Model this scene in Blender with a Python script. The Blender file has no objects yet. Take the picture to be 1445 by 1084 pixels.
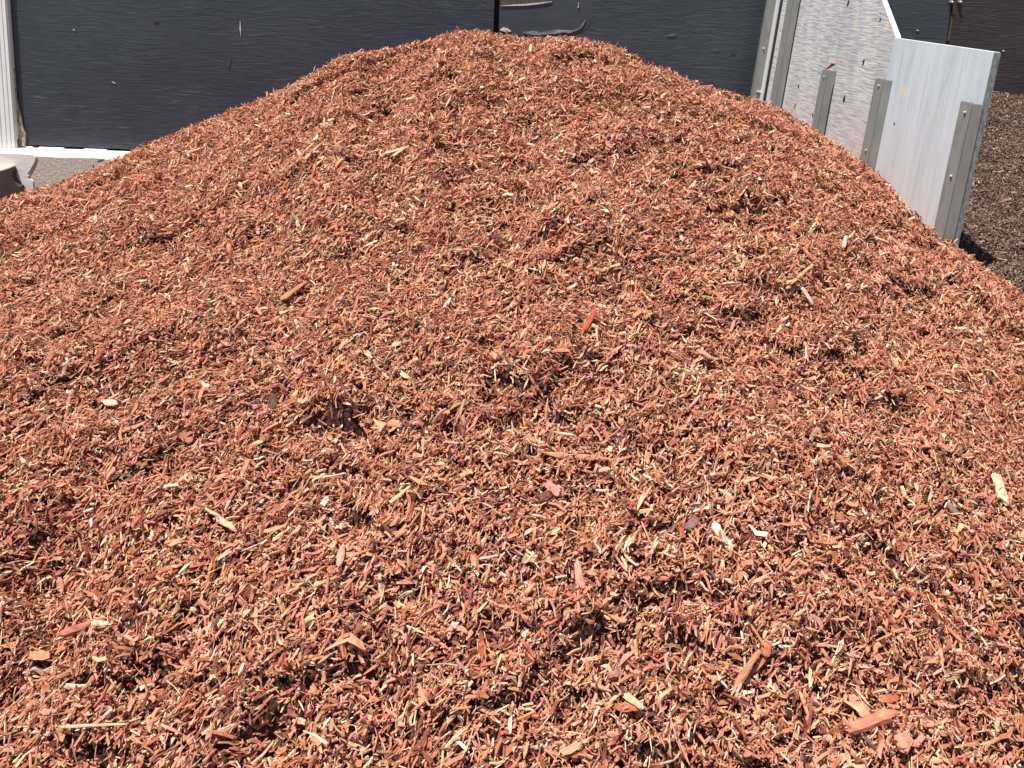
import bpy, bmesh, math
import numpy as np
from mathutils import Vector, Matrix

rng = np.random.default_rng(11)
GZ = -0.45                                   # level of the yard; the camera stands a little over eye height above it
scene = bpy.context.scene
COL = scene.collection

# ------------------------------------------------------------------ camera
PW, PH, F = 1445.0, 1084.0, 1100.0
PITCH, ROLL, YP = math.radians(9.6), 0.040, 166.0
CAM = np.array([0.0, 0.0, 2.1])
_R0 = np.array([1.0, 0, 0]); _U0 = np.array([0, math.sin(PITCH), math.cos(PITCH)])
FWD = np.array([0, math.cos(PITCH), -math.sin(PITCH)])
RIGHT = math.cos(ROLL) * _R0 + math.sin(ROLL) * _U0
UP = math.cos(ROLL) * _U0 - math.sin(ROLL) * _R0
cam = bpy.data.cameras.new("camera"); cam_o = bpy.data.objects.new("camera", cam); COL.objects.link(cam_o)
cam_o.matrix_world = Matrix([[RIGHT[0], UP[0], -FWD[0], CAM[0]], [RIGHT[1], UP[1], -FWD[1], CAM[1]],
                             [RIGHT[2], UP[2], -FWD[2], CAM[2]], [0, 0, 0, 1]])
cam.sensor_width = 36.0; cam.lens = F / PW * 36.0
cam.shift_y = -(PH / 2 - YP) / PW
cam.clip_start = 0.05; cam.clip_end = 2000
scene.camera = cam_o

def ray(px, py):
    d = FWD + RIGHT * ((px - PW / 2) / F) - UP * ((py - YP) / F)
    return d
def at_y(px, py, Y):                       # where the ray through a pixel meets the plane y = Y
    d = ray(px, py); return CAM + d * ((Y - CAM[1]) / d[1])
def project(p):
    v = np.asarray(p) - CAM; zf = v @ FWD
    return PW / 2 + F * (v @ RIGHT) / zf, YP - F * (v @ UP) / zf

# ------------------------------------------------------------------ materials
def mat(name):
    m = bpy.data.materials.new(name); m.use_nodes = True
    nt = m.node_tree; b = nt.nodes["Principled BSDF"]
    return m, nt, b
def nd(nt, t, **kw):
    n = nt.nodes.new(t)
    for k, v in kw.items():
        if k.startswith("i_"):
            key = k[2:]; n.inputs[int(key) if key.isdigit() else key.replace("_", " ")].default_value = v
        else: setattr(n, k, v)
    return n
def ramp(nt, stops, interp='LINEAR'):
    r = nt.nodes.new("ShaderNodeValToRGB"); cr = r.color_ramp; cr.interpolation = interp
    while len(cr.elements) < len(stops): cr.elements.new(0.5)
    for e, (p, c) in zip(cr.elements, stops): e.position = p; e.color = (*c, 1) if len(c) == 3 else c
    return r
def coords(nt, scale=(1, 1, 1)):
    tc = nt.nodes.new("ShaderNodeTexCoord"); mp = nt.nodes.new("ShaderNodeMapping")
    mp.inputs["Scale"].default_value = scale
    nt.links.new(tc.outputs["Object"], mp.inputs["Vector"]); return mp.outputs["Vector"]
def mixc(nt, fac, a, b, mode='MIX'):
    m = nt.nodes.new("ShaderNodeMix"); m.data_type = 'RGBA'; m.blend_type = mode
    for sock, v in ((0, fac), (6, a), (7, b)):
        if isinstance(v, (tuple, list)): m.inputs[sock].default_value = (*v, 1) if len(v) == 3 else v
        elif isinstance(v, (int, float)): m.inputs[sock].default_value = v
        else: nt.links.new(v, m.inputs[sock])
    return m.outputs[2]

def chip_material(name, rough=0.9):
    m, nt, b = mat(name)
    a = nd(nt, "ShaderNodeAttribute", attribute_name="tint")
    l = nd(nt, "ShaderNodeAttribute", attribute_name="grain")
    mp = nt.nodes.new("ShaderNodeMapping"); mp.inputs["Scale"].default_value = (26, 420, 420)
    nt.links.new(l.outputs["Vector"], mp.inputs["Vector"])
    n = nd(nt, "ShaderNodeTexNoise", i_Scale=1.0, i_Detail=3.0, i_Roughness=0.6)
    nt.links.new(mp.outputs[0], n.inputs["Vector"])
    r = ramp(nt, [(0.3, (0.62, 0.58, 0.55)), (0.55, (1, 1, 1)), (0.75, (1.25, 1.3, 1.3))])
    nt.links.new(n.outputs[0], r.inputs[0])
    nt.links.new(mixc(nt, 1.0, a.outputs["Color"], r.outputs[0], 'MULTIPLY'), b.inputs["Base Color"])
    b.inputs["Roughness"].default_value = rough
    b.inputs["Specular IOR Level"].default_value = 0.15
    bp = nd(nt, "ShaderNodeBump", i_Strength=0.5, i_Distance=0.001); nt.links.new(n.outputs[0], bp.inputs["Height"])
    nt.links.new(bp.outputs[0], b.inputs["Normal"])
    return m
MAT_CHIP = chip_material("dyed_wood")
MAT_BARK = chip_material("brown_bark")

def bed_material(name, c1, c2):  # dark bed colours carry the shade of voids between chips
    m, nt, b = mat(name)
    v = coords(nt); n = nd(nt, "ShaderNodeTexNoise", i_Scale=90.0, i_Detail=4.0); nt.links.new(v, n.inputs["Vector"])
    r = ramp(nt, [(0.35, c1), (0.65, c2)]); nt.links.new(n.outputs[0], r.inputs[0])
    nt.links.new(r.outputs[0], b.inputs["Base Color"]); b.inputs["Roughness"].default_value = 0.95
    bp = nd(nt, "ShaderNodeBump", i_Strength=1.0, i_Distance=0.01); nt.links.new(n.outputs[0], bp.inputs["Height"])
    nt.links.new(bp.outputs[0], b.inputs["Normal"]); return m
MAT_BED = bed_material("shaded_red_bed", (0.022, 0.008, 0.006), (0.10, 0.034, 0.023))
MAT_BROWNBED = bed_material("shaded_brown_bed", (0.02, 0.012, 0.009), (0.06, 0.035, 0.026))

def WARP(nt, scale):
    """object coordinates bent by slow noise so that the grain swings round knots and cathedral figures"""
    tc = nt.nodes.new("ShaderNodeTexCoord"); mp0 = nt.nodes.new("ShaderNodeMapping"); mp0.inputs["Scale"].default_value = (1.5, 1, 2.4)
    nt.links.new(tc.outputs["Object"], mp0.inputs["Vector"])
    n = nd(nt, "ShaderNodeTexNoise", i_Scale=1.0, i_Detail=2.0); nt.links.new(mp0.outputs[0], n.inputs["Vector"])
    s = nd(nt, "ShaderNodeVectorMath", operation='MULTIPLY_ADD'); nt.links.new(n.outputs["Color"], s.inputs[0])
    s.inputs[1].default_value = (0.0, 0.0, 0.07); nt.links.new(tc.outputs["Object"], s.inputs[2])
    mp = nt.nodes.new("ShaderNodeMapping"); mp.inputs["Scale"].default_value = scale
    nt.links.new(s.outputs[0], mp.inputs["Vector"]); return mp.outputs["Vector"]
def plywood_material(name, base, light, worn_glint, worn_glint_amt, rough=0.36, wave=1.0):
    """painted rough plywood, horizontal raised grain"""
    m, nt, b = mat(name)
    v = WARP(nt, (4.2, 1, 46))
    w = nd(nt, "ShaderNodeTexNoise", i_Scale=1.0, i_Detail=5.0, i_Roughness=0.62, i_Distortion=0.7); nt.links.new(v, w.inputs["Vector"])
    v2 = WARP(nt, (9, 1, 120))
    w2 = nd(nt, "ShaderNodeTexNoise", i_Scale=1.0, i_Detail=3.0, i_Roughness=0.6, i_Distortion=0.3); nt.links.new(v2, w2.inputs["Vector"])
    v3 = coords(nt, (0.9, 1, 1.6))
    big = nd(nt, "ShaderNodeTexNoise", i_Scale=1.0, i_Detail=3.0); nt.links.new(v3, big.inputs["Vector"])
    hsum = nd(nt, "ShaderNodeMath", operation='MULTIPLY_ADD'); nt.links.new(w2.outputs[0], hsum.inputs[0]); hsum.inputs[1].default_value = 0.45
    nt.links.new(w.outputs[0], hsum.inputs[2])
    rb = ramp(nt, [(0.3, base), (0.7, light)]); nt.links.new(big.outputs[0], rb.inputs[0])
    g = ramp(nt, [(0.3, (0.72, 0.72, 0.72)), (0.6, (1.1, 1.1, 1.1))]); nt.links.new(w.outputs[0], g.inputs[0])
    c = mixc(nt, 1.0, rb.outputs[0], g.outputs[0], 'MULTIPLY')
    # pale ridges in patches: paint wear, and glints put into the colour
    vp = coords(nt, (1.1, 1, 2.0))
    patch = nd(nt, "ShaderNodeTexNoise", i_Scale=1.3, i_Detail=2.0); patch.noise_dimensions = '4D'; patch.inputs["W"].default_value = 3.1
    nt.links.new(vp, patch.inputs["Vector"])
    pr = ramp(nt, [(0.47, (0, 0, 0)), (0.68, (1, 1, 1))]); nt.links.new(patch.outputs[0], pr.inputs[0])
    wr = ramp(nt, [(0.82, (0, 0, 0)), (0.95, (1, 1, 1))]); nt.links.new(hsum.outputs[0], wr.inputs[0])
    mm = nd(nt, "ShaderNodeMath", operation='MULTIPLY'); nt.links.new(pr.outputs[0], mm.inputs[0]); nt.links.new(wr.outputs[0], mm.inputs[1])
    m2 = nd(nt, "ShaderNodeMath", operation='MULTIPLY'); nt.links.new(mm.outputs[0], m2.inputs[0]); m2.inputs[1].default_value = worn_glint_amt
    nt.links.new(mixc(nt, m2.outputs[0], c, worn_glint), b.inputs["Base Color"])
    b.inputs["Roughness"].default_value = rough
    bp = nd(nt, "ShaderNodeBump", i_Strength=0.6 * wave, i_Distance=0.009); nt.links.new(hsum.outputs[0], bp.inputs["Height"])
    nt.links.new(bp.outputs[0], b.inputs["Normal"])
    return m
MAT_NAVY = plywood_material("slate_blue_paint", (0.042, 0.050, 0.074), (0.056, 0.066, 0.093), (0.26, 0.26, 0.28), 0.6)
MAT_BLUE = plywood_material("dark_blue_paint", (0.046, 0.056, 0.074), (0.060, 0.072, 0.094), (0.20, 0.22, 0.24), 0.5)
MAT_BROWNPLY = plywood_material("weathered_brown_stain", (0.034, 0.026, 0.026), (0.056, 0.044, 0.044), (0.20, 0.16, 0.15), 0.5, 0.6, 1.4)

def plain(name, c1, c2, scale=(8, 8, 8), rough=0.6, bump=0.3, dist=0.004, metal=0.0, detail=5.0, lo=0.35, hi=0.65):
    m, nt, b = mat(name); v = coords(nt, scale)
    n = nd(nt, "ShaderNodeTexNoise", i_Scale=1.0, i_Detail=detail, i_Roughness=0.6); nt.links.new(v, n.inputs["Vector"])
    r = ramp(nt, [(lo, c1), (hi, c2)]); nt.links.new(n.outputs[0], r.inputs[0])
    nt.links.new(r.outputs[0], b.inputs["Base Color"]); b.inputs["Roughness"].default_value = rough
    b.inputs["Metallic"].default_value = metal
    if bump:
        bp = nd(nt, "ShaderNodeBump", i_Strength=bump, i_Distance=dist); nt.links.new(n.outputs[0], bp.inputs["Height"])
        nt.links.new(bp.outputs[0], b.inputs["Normal"])
    return m
MAT_TRIM = plain("white_gloss_paint", (0.88, 0.895, 0.885), (0.92, 0.93, 0.92), (10, 10, 1.5), 0.4, 0.1)
MAT_TRIMDIRT = plain("dirty_white_paint", (0.20, 0.15, 0.09), (0.66, 0.66, 0.62), (20, 20, 14), 0.7, 0.3)
MAT_CONC = plain("concrete", (0.50, 0.455, 0.39), (0.64, 0.59, 0.52), (34, 34, 34), 0.9, 0.45, 0.012, detail=9.0)
MAT_LEDGE = plain("sunlit_tone_concrete", (0.62, 0.54, 0.40), (0.80, 0.74, 0.60), (14, 14, 14), 0.9, 0.5, 0.008, detail=8.0)  # paler than the front face: sunlight put into the colour
MAT_COAT = plain("peeling_white_paint", (0.78, 0.75, 0.70), (0.90, 0.88, 0.84), (12, 12, 30), 0.8, 0.3, 0.006)
MAT_BROWNBLOCK = plain("brown_painted_concrete", (0.050, 0.031, 0.031), (0.070, 0.044, 0.043), (9, 9, 12), 0.85, 0.2)
MAT_STEEL = plain("grey_galvanised_steel", (0.23, 0.24, 0.225), (0.29, 0.30, 0.285), (30, 30, 6), 0.5, 0.06, metal=0.1)
MAT_BRIGHT = plain("zinc_and_lit_flange", (0.7, 0.71, 0.72), (0.82, 0.83, 0.84), (30, 30, 30), 0.4, 0.0, metal=0.2)
MAT_RUST = plain("rusty_bolt", (0.05, 0.028, 0.018), (0.20, 0.14, 0.11), (90, 90, 90), 0.6, 0.4)
MAT_DARK = plain("dark_gap", (0.012, 0.009, 0.009), (0.02, 0.014, 0.013), (10, 10, 10), 0.9, 0.2)
MAT_EDGE = plain("grey_board_edge", (0.12, 0.14, 0.145), (0.26, 0.29, 0.29), (60, 60, 25), 0.85, 0.4, 0.003)
MAT_EDGEPAINT = plain("white_board_edge", (0.66, 0.67, 0.68), (0.80, 0.81, 0.82), (20, 20, 20), 0.7, 0.2, 0.003)
MAT_RAWPLY = plain("bare_brown_plywood", (0.060, 0.043, 0.036), (0.125, 0.092, 0.078), (90, 3, 5), 0.8, 0.5, 0.004)
MAT_FLAKE = plain("white_paint_edge", (0.55, 0.55, 0.54), (0.85, 0.85, 0.83), (40, 40, 40), 0.7, 0.2)
MAT_RIDGE = plain("grey_paint_ridge", (0.10, 0.105, 0.115), (0.42, 0.42, 0.42), (14, 40, 40), 0.6, 0.3)
MAT_SMOOTHPATCH = plain("smooth_grey_blue_paint", (0.048, 0.057, 0.078), (0.062, 0.072, 0.096), (3, 3, 12), 0.45, 0.25, 0.006)
MAT_KNOT = plain("dark_knot", (0.012, 0.010, 0.010), (0.035, 0.033, 0.036), (60, 60, 60), 0.8, 0.5)
MAT_GROUND = plain("packed_gravel", (0.16, 0.135, 0.115), (0.30, 0.26, 0.23), (40, 40, 40), 0.95, 0.8, 0.01, detail=9.0)

def board_material(name, vertical_ripple):
    """white-washed plywood: local x along the board, local z up"""
    m, nt, b = mat(name)
    if vertical_ripple:      # tall board: short ripples lying across, knots in vertical strings
        v = WARP(nt, (6, 1, 62))
        n = nd(nt, "ShaderNodeTexNoise", i_Scale=1.0, i_Detail=3.0, i_Roughness=0.55, i_Distortion=0.45)
        lo, hi = (0.40, 0.412, 0.425), (0.66, 0.68, 0.69)
        st = (0.34, 0.60)
    else:                    # lower board: fine upright streaks
        v = coords(nt, (46, 1, 1.6))
        n = nd(nt, "ShaderNodeTexNoise", i_Scale=1.0, i_Detail=5.0, i_Roughness=0.65, i_Distortion=0.2)
        lo, hi = (0.50, 0.555, 0.605), (0.60, 0.675, 0.73)
        st = (0.30, 0.52)
    nt.links.new(v, n.inputs["Vector"])
    r = ramp(nt, [(st[0], lo), (st[1], hi)]); nt.links.new(n.outputs[0], r.inputs[0])
    c = r.outputs[0]
    vs = coords(nt, (5, 1, 0.9)); sm = nd(nt, "ShaderNodeTexNoise", i_Scale=1.0, i_Detail=6.0, i_Roughness=0.65, i_Distortion=0.5); nt.links.new(vs, sm.inputs["Vector"])
    sr = ramp(nt, [(0.36, (0.80, 0.805, 0.81) if vertical_ripple else (0.86, 0.863, 0.87)), (0.60, (1.0, 1.0, 1.0))]); nt.links.new(sm.outputs[0], sr.inputs[0])
    c = mixc(nt, 1.0, c, sr.outputs[0], 'MULTIPLY')
    # cream patches where the white wash has flaked
    vf = coords(nt, (6, 1, 3.2)); f = nd(nt, "ShaderNodeTexNoise", i_Scale=1.0, i_Detail=6.0, i_Roughness=0.7); f.noise_dimensions = '4D'
    f.inputs["W"].default_value = 1.7 if vertical_ripple else 6.4
    nt.links.new(vf, f.inputs["Vector"])
    fr = ramp(nt, [((0.575 if vertical_ripple else 0.61), (0, 0, 0)), (0.66, (1, 1, 1))]); nt.links.new(f.outputs[0], fr.inputs[0])
    c = mixc(nt, fr.outputs[0], c, (0.70, 0.63, 0.50))
    # cracks
    vk = coords(nt, (26, 1, 5)); k = nd(nt, "ShaderNodeTexNoise", i_Scale=1.0, i_Detail=4.0, i_Roughness=0.6); k.noise_dimensions = '4D'; k.inputs["W"].default_value = 9.2
    nt.links.new(vk, k.inputs["Vector"])
    kr = ramp(nt, [(0.70, (0, 0, 0)), (0.74, (1, 1, 1))]); nt.links.new(k.outputs[0], kr.inputs[0])
    c = mixc(nt, kr.outputs[0], c, (0.12, 0.10, 0.10))
    # low on the board: red dye dust and mulch bounce light, both painted
    tc = nt.nodes.new("ShaderNodeTexCoord"); sx = nt.nodes.new("ShaderNodeSeparateXYZ"); nt.links.new(tc.outputs["Object"], sx.inputs[0])
    du = nd(nt, "ShaderNodeTexNoise", i_Scale=4.0, i_Detail=5.0); nt.links.new(tc.outputs["Object"], du.inputs["Vector"])
    ad = nd(nt, "ShaderNodeMath", operation='MULTIPLY_ADD'); nt.links.new(du.outputs[0], ad.inputs[0]); ad.inputs[1].default_value = -0.9
    nt.links.new(sx.outputs["Z"], ad.inputs[2])
    dr = nd(nt, "ShaderNodeMapRange"); nt.links.new(ad.outputs[0], dr.inputs[0])
    dr.inputs[1].default_value = 1.05; dr.inputs[2].default_value = 0.25; dr.inputs[3].default_value = 0.0; dr.inputs[4].default_value = 0.5 if vertical_ripple else 0.28
    c = mixc(nt, dr.outputs[0], c, (0.66, 0.50, 0.46))
    nt.links.new(c, b.inputs["Base Color"]); b.inputs["Roughness"].default_value = 0.75
    bp = nd(nt, "ShaderNodeBump", i_Strength=0.55 if vertical_ripple else 0.2, i_Distance=0.006); nt.links.new(n.outputs[0], bp.inputs["Height"])
    nt.links.new(bp.outputs[0], b.inputs["Normal"])
    return m
MAT_TALLBOARD = board_material("rippled_white_board", True)
MAT_LOWBOARD = board_material("streaked_white_board", False)

# ------------------------------------------------------------------ object helpers
def link_mesh(name, me, material, parent=None, mats=None):
    o = bpy.data.objects.new(name, me); COL.objects.link(o)
    for m in (mats or [material]): me.materials.append(m)
    if parent: o.parent = parent
    return o
def from_bm(name, bm, material, parent=None, mats=None):
    bmesh.ops.recalc_face_normals(bm, faces=bm.faces)
    me = bpy.data.meshes.new(name); bm.to_mesh(me); bm.free()
    return link_mesh(name, me, material, parent, mats)
def tag(o, label=None, cat=None, group=None, kind=None):
    if label: o["label"] = label
    if cat: o["category"] = cat
    if group: o["group"] = group
    if kind: o["kind"] = kind
    return o
def empty(name, loc, rot=None):
    o = bpy.data.objects.new(name, None); COL.objects.link(o); o.location = loc; o.empty_display_size = 0.2
    if rot: o.rotation_euler = rot
    return o
def add_box(bm, lo, hi, mi=0):
    v = [bm.verts.new((x, y, z)) for z in (lo[2], hi[2]) for y in (lo[1], hi[1]) for x in (lo[0], hi[0])]
    fs = [(0, 1, 3, 2), (4, 6, 7, 5), (0, 4, 5, 1), (2, 3, 7, 6), (0, 2, 6, 4), (1, 5, 7, 3)]
    out = []
    for f in fs:
        fc = bm.faces.new([v[i] for i in f]); fc.material_index = mi; out.append(fc)
    return out
def box(name, lo, hi, m, parent=None, bevel=0.0, segs=2):
    bm = bmesh.new(); add_box(bm, lo, hi)
    if bevel: bmesh.ops.bevel(bm, geom=bm.edges[:], offset=bevel, segments=segs, affect='EDGES', clamp_overlap=True)
    return from_bm(name, bm, m, parent)
def prism_xz(bm, pts, y0, y1, mi=0):
    """polygon in x,z pulled from y0 (front) to y1"""
    a = [bm.verts.new((x, y0, z)) for x, z in pts]; b = [bm.verts.new((x, y1, z)) for x, z in pts]
    f = [bm.faces.new(a), bm.faces.new(b[::-1])]
    n = len(pts)
    for i in range(n): f.append(bm.faces.new((a[i], b[i], b[(i + 1) % n], a[(i + 1) % n])))
    for q in f: q.material_index = mi
    return f
def blob(name, c, r, m, parent, flat=(1, 1, 1), seed=0, sub=2, jit=0.12):
    g = np.random.default_rng(seed); bm = bmesh.new(); bmesh.ops.create_icosphere(bm, subdivisions=sub, radius=1)
    for v in bm.verts:
        k = 1 + g.normal(0, jit); v.co = Vector((c[0] + v.co.x * r * flat[0] * k, c[1] + v.co.y * r * flat[1] * k, c[2] + v.co.z * r * flat[2] * k))
    return from_bm(name, bm, m, parent)

# ------------------------------------------------------------------ noise
def _hash(ix, iy, s):
    h = (ix.astype(np.int64) * 374761393 + iy.astype(np.int64) * 668265263 + s * 1274126177) & 0xFFFFFFFF
    h = ((h ^ (h >> 13)) * 1103515245) & 0xFFFFFFFF
    return ((h ^ (h >> 16)) & 0xFFFF) / 65535.0
def vnoise(x, y, s):
    x = np.asarray(x, float); y = np.asarray(y, float)
    ix = np.floor(x); iy = np.floor(y); fx = x - ix; fy = y - iy
    u = fx * fx * fx * (fx * (fx * 6 - 15) + 10); v = fy * fy * fy * (fy * (fy * 6 - 15) + 10)
    a = _hash(ix, iy, s); b = _hash(ix + 1, iy, s); c = _hash(ix, iy + 1, s); d = _hash(ix + 1, iy + 1, s)
    return (a + (b - a) * u + (c - a) * v + (a - b - c + d) * u * v) * 2 - 1
def rot2(x, y, a): return x * math.cos(a) - y * math.sin(a), x * math.sin(a) + y * math.cos(a)
def smooth(e0, e1, x):
    t = np.clip((x - e0) / (e1 - e0), 0, 1); return t * t * (3 - 2 * t)

# ------------------------------------------------------------------ partition board plane (leans outward, away from the red mulch)
WALL_Y = 8.15
LEAN = math.tan(math.radians(4.4))
BX0, BZ0 = 2.61, 1.87                       # x of its red-side face at height BZ0
def board_x(z): return BX0 + (z - BZ0) * LEAN
def on_board(px, py, off=0.0):              # pixel -> (y, z) on the face shifted by off towards the red pile
    d = ray(px, py)
    # x = BX0 - off + (z-BZ0)*LEAN
    t = (BX0 - off + (CAM[2] - BZ0) * LEAN - CAM[0]) / (d[0] - d[2] * LEAN)
    p = CAM + d * t; return p[1], p[2]

# ------------------------------------------------------------------ red pile height field
SIL = np.array([(-200, 345), (-90, 308), (0, 281), (60, 263), (110, 246), (160, 226), (200, 206), (250, 186), (300, 165), (370, 139), (400, 125),
    (440, 104), (478, 79), (510, 73), (560, 66), (600, 56), (640, 43), (680, 41), (705, 47), (740, 53), (780, 51), (820, 53), (850, 59),
    (880, 70), (920, 90), (960, 106), (1000, 122), (1060, 138), (1100, 152), (1150, 182), (1200, 217), (1240, 246), (1270, 281),
    (1320, 326), (1360, 347), (1400, 381), (1445, 412), (1520, 470), (1650, 560)], float)
PX0, PY0, PZ0, SL = -0.2, 5.0, 1.80, 0.49
def lumps(x, y):
    a, b = rot2(x, y, 0.6); z = 0.050 * vnoise(a / .75, b / .6, 1)
    a, b = rot2(x, y, 1.3); z = z + 0.034 * vnoise(a / .33, b / .28, 2)
    a, b = rot2(x, y, 2.1); z = z + 0.024 * vnoise(a / .15, b / .13, 3)
    a, b = rot2(x, y, 0.2); n = vnoise(a / .075, b / .065, 4); z = z + 0.017 * n + 0.008 * vnoise(a / .04, b / .036, 6)
    # clods: short steps that break the slope
    a, b = rot2(x, y, -0.5); s = vnoise(a / .42, b / .22, 5)
    z = z + 0.050 * smooth(0.05, 0.22, s) - 0.024
    # crevices between clods, in patches: narrow holes with steep walls
    a, b = rot2(x, y, 0.25); m = smooth(-0.25, 0.35, vnoise(a / .5, b / .34, 7))
    h1 = smooth(0.30, 0.62, vnoise(a / .125, b / .062, 8)); a, b = rot2(x, y, -0.45); h2 = smooth(0.34, 0.62, vnoise(a / .07, b / .045, 9))
    return z - m * 0.052 * h1 - (0.35 + 0.65 * m) * 0.040 * h2
DENTS = []
def base_height(x, y):
    r = np.sqrt(((x - PX0) * np.where(x < PX0, 0.70, 0.82)) ** 2 + (y - PY0) ** 2)
    z = PZ0 - SL * (np.sqrt(r * r + 0.3) - 0.55)
    z = z + lumps(x, y)
    for (dx, dy, rx, ry, dep) in DENTS:
        q = ((x - dx) / rx) ** 2 + ((y - dy) / ry) ** 2
        z = z - 1.25 * dep * np.exp(-q * 1.1)
    return z
AZ = np.linspace(-1.25, 0.95, 260); CORR = np.zeros_like(AZ); YS = np.full_like(AZ, 5.0)
def height(x, y):
    x = np.asarray(x, float); y = np.asarray(y, float)
    az = x / np.maximum(y, 0.3)
    c = np.interp(az, AZ, CORR); ys = np.interp(az, AZ, YS)
    return base_height(x, y) + c * smooth(0.2, 0.95, y / ys)
# silhouette elevation wanted per azimuth
_d = np.array([ray(px, py) for px, py in SIL]); _azs = _d[:, 0] / _d[:, 1]; _els = _d[:, 2] / _d[:, 1]
_o = np.argsort(_azs); WANT = np.interp(AZ, _azs[_o], _els[_o])
def fit():
    global CORR, YS
    yy = np.linspace(2.5, 7.9, 400)
    for it in range(8):
        X = AZ[:, None] * yy[None]; Y = np.broadcast_to(yy[None], X.shape)
        el = (height(X, Y) + 0.02 - CAM[2]) / Y
        el = np.where(X > board_x(height(X, Y)) - 0.02, np.where(Y > 4.2, -9, el), el)
        k = el.argmax(1); cur = el.max(1); ym = yy[k]
        dz = (WANT - cur) * ym
        CORR = CORR + 0.9 * dz
        YS = 0.5 * YS + 0.5 * np.convolve(np.pad(ym, 12, mode='edge'), np.ones(25) / 25, 'valid')
        if it < 5: CORR = np.convolve(np.pad(CORR, 4, mode='edge'), np.ones(9) / 9, 'valid')
fit()
def hit_pile(px, py):
    d = ray(px, py); t = np.linspace(1.0, 9.0, 4000)
    P = CAM[None] + t[:, None] * d[None]
    below = P[:, 2] < height(P[:, 0], P[:, 1])
    k = int(np.argmax(below)) if below.any() else len(t) - 1
    return P[k]
for (px, py, rx, ry, dep) in [(55, 765, .19, .11, .13), (500, 118, .16, .12, .06), (560, 140, .20, .10, .05), (700, 155, .16, .10, .055), (520, 168, .15, .09, .05),
        (690, 290, .22, .09, .06), (615, 322, .14, .08, .06), (345, 335, .15, .06, .05), (870, 412, .16, .07, .05),
        (1085, 312, .14, .06, .05), (320, 505, .08, .05, .04), (390, 558, .07, .05, .02), (240, 660, .08, .06, .04), (1250, 660, .08, .05, .045),
        (585, 815, .06, .07, .05), (540, 960, .08, .06, .05), (1270, 972, .11, .07, .06), (1225, 350, .12, .05, .06), (1185, 568, .14, .07, .045),
        (200, 402, .14, .06, .04), (20, 460, .12, .06, .05), (1310, 345, .12, .05, .05), (1020, 165, .2, .08, .05), (900, 150, .2, .09, .04),
        (1160, 735, .10, .04, .05), (985, 830, .06, .05, .045), (260, 905, .07, .06, .05), (960, 935, .08, .05, .04), (1390, 920, .1, .06, .045),
        (548, 97, .10, .06, .085), (690, 82, .09, .06, .075), (708, 107, .11, .05, .07), (524, 150, .11, .08, .085), (688, 142, .12, .06, .075), (620, 120, .10, .06, .06),
        (800, 132, .11, .05, .06), (890, 140, .11, .05, .06), (965, 152, .11, .06, .07), (430, 185, .09, .05, .05), (1120, 240, .10, .05, .05), (760, 330, .12, .05, .05),
        (480, 350, .11, .05, .05), (940, 470, .12, .05, .045), (640, 540, .10, .05, .015), (420, 690, .09, .04, .04), (860, 780, .09, .04, .045), (180, 560, .11, .05, .05), (700, 900, .08, .04, .045), (120, 660, .10, .05, .05)]:
    p = hit_pile(px, py); DENTS.append((p[0], p[1], rx, ry, dep))
fit()

def grid_mesh(name, x0, x1, nx, y0, y1, ny, hf, keep, material, drop=0.045, base=GZ):
    """a closed body: bumpy top on the height field, skirt down to the ground"""
    xs = np.linspace(x0, x1, nx); ys = np.linspace(y0, y1, ny); X, Y = np.meshgrid(xs, ys)
    Z = np.maximum(hf(X, Y) - drop, base + 0.01)
    V = np.stack([X, Y, Z], -1).reshape(-1, 3)
    I = np.arange(nx * ny).reshape(ny, nx)
    q = np.stack([I[:-1, :-1], I[:-1, 1:], I[1:, 1:], I[1:, :-1]], -1).reshape(-1, 4)
    if keep is not None:
        c = V[q].mean(1); q = q[keep(c[:, 0], c[:, 1], c[:, 2])]
    return V, q

# ------------------------------------------------------------------ chips
RED_PALETTE = np.array([  # r, g, b, weight
    (0.51, 0.195, 0.112, 5.5), (0.57, 0.243, 0.148, 5.5), (0.43, 0.146, 0.084, 4.5), (0.61, 0.300, 0.188, 3.4), (0.31, 0.092, 0.056, 2.8),
    (0.64, 0.385, 0.230, 2.2), (0.68, 0.48, 0.30, 1.3), (0.72, 0.59, 0.42, 0.5), (0.50, 0.230, 0.172, 1.8), (0.19, 0.060, 0.042, 1.7), (0.12, 0.064, 0.050, 0.9), (0.55, 0.22, 0.10, 1.4)])
BROWN_PALETTE = np.array([(0.125, 0.082, 0.064, 5), (0.165, 0.115, 0.092, 4), (0.078, 0.051, 0.042, 4), (0.22, 0.155, 0.125, 2.2), (0.31, 0.23, 0.19, .9), (0.05, 0.034, 0.030, 2)])
def pick(pal, n, g):
    tone = np.array([0.96, 0.96, 0.965]) if pal is not BROWN_PALETTE else np.array([1.32, 1.22, 1.16])
    w = pal[:, 3] / pal[:, 3].sum(); i = g.choice(len(pal), n, p=w)
    c = pal[i, :3] * g.normal(1, 0.13, (n, 1)).clip(0.6, 1.4) * g.normal(1, 0.05, (n, 3)).clip(0.8, 1.2)
    return (c * tone).clip(0.01, 0.86)
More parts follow.
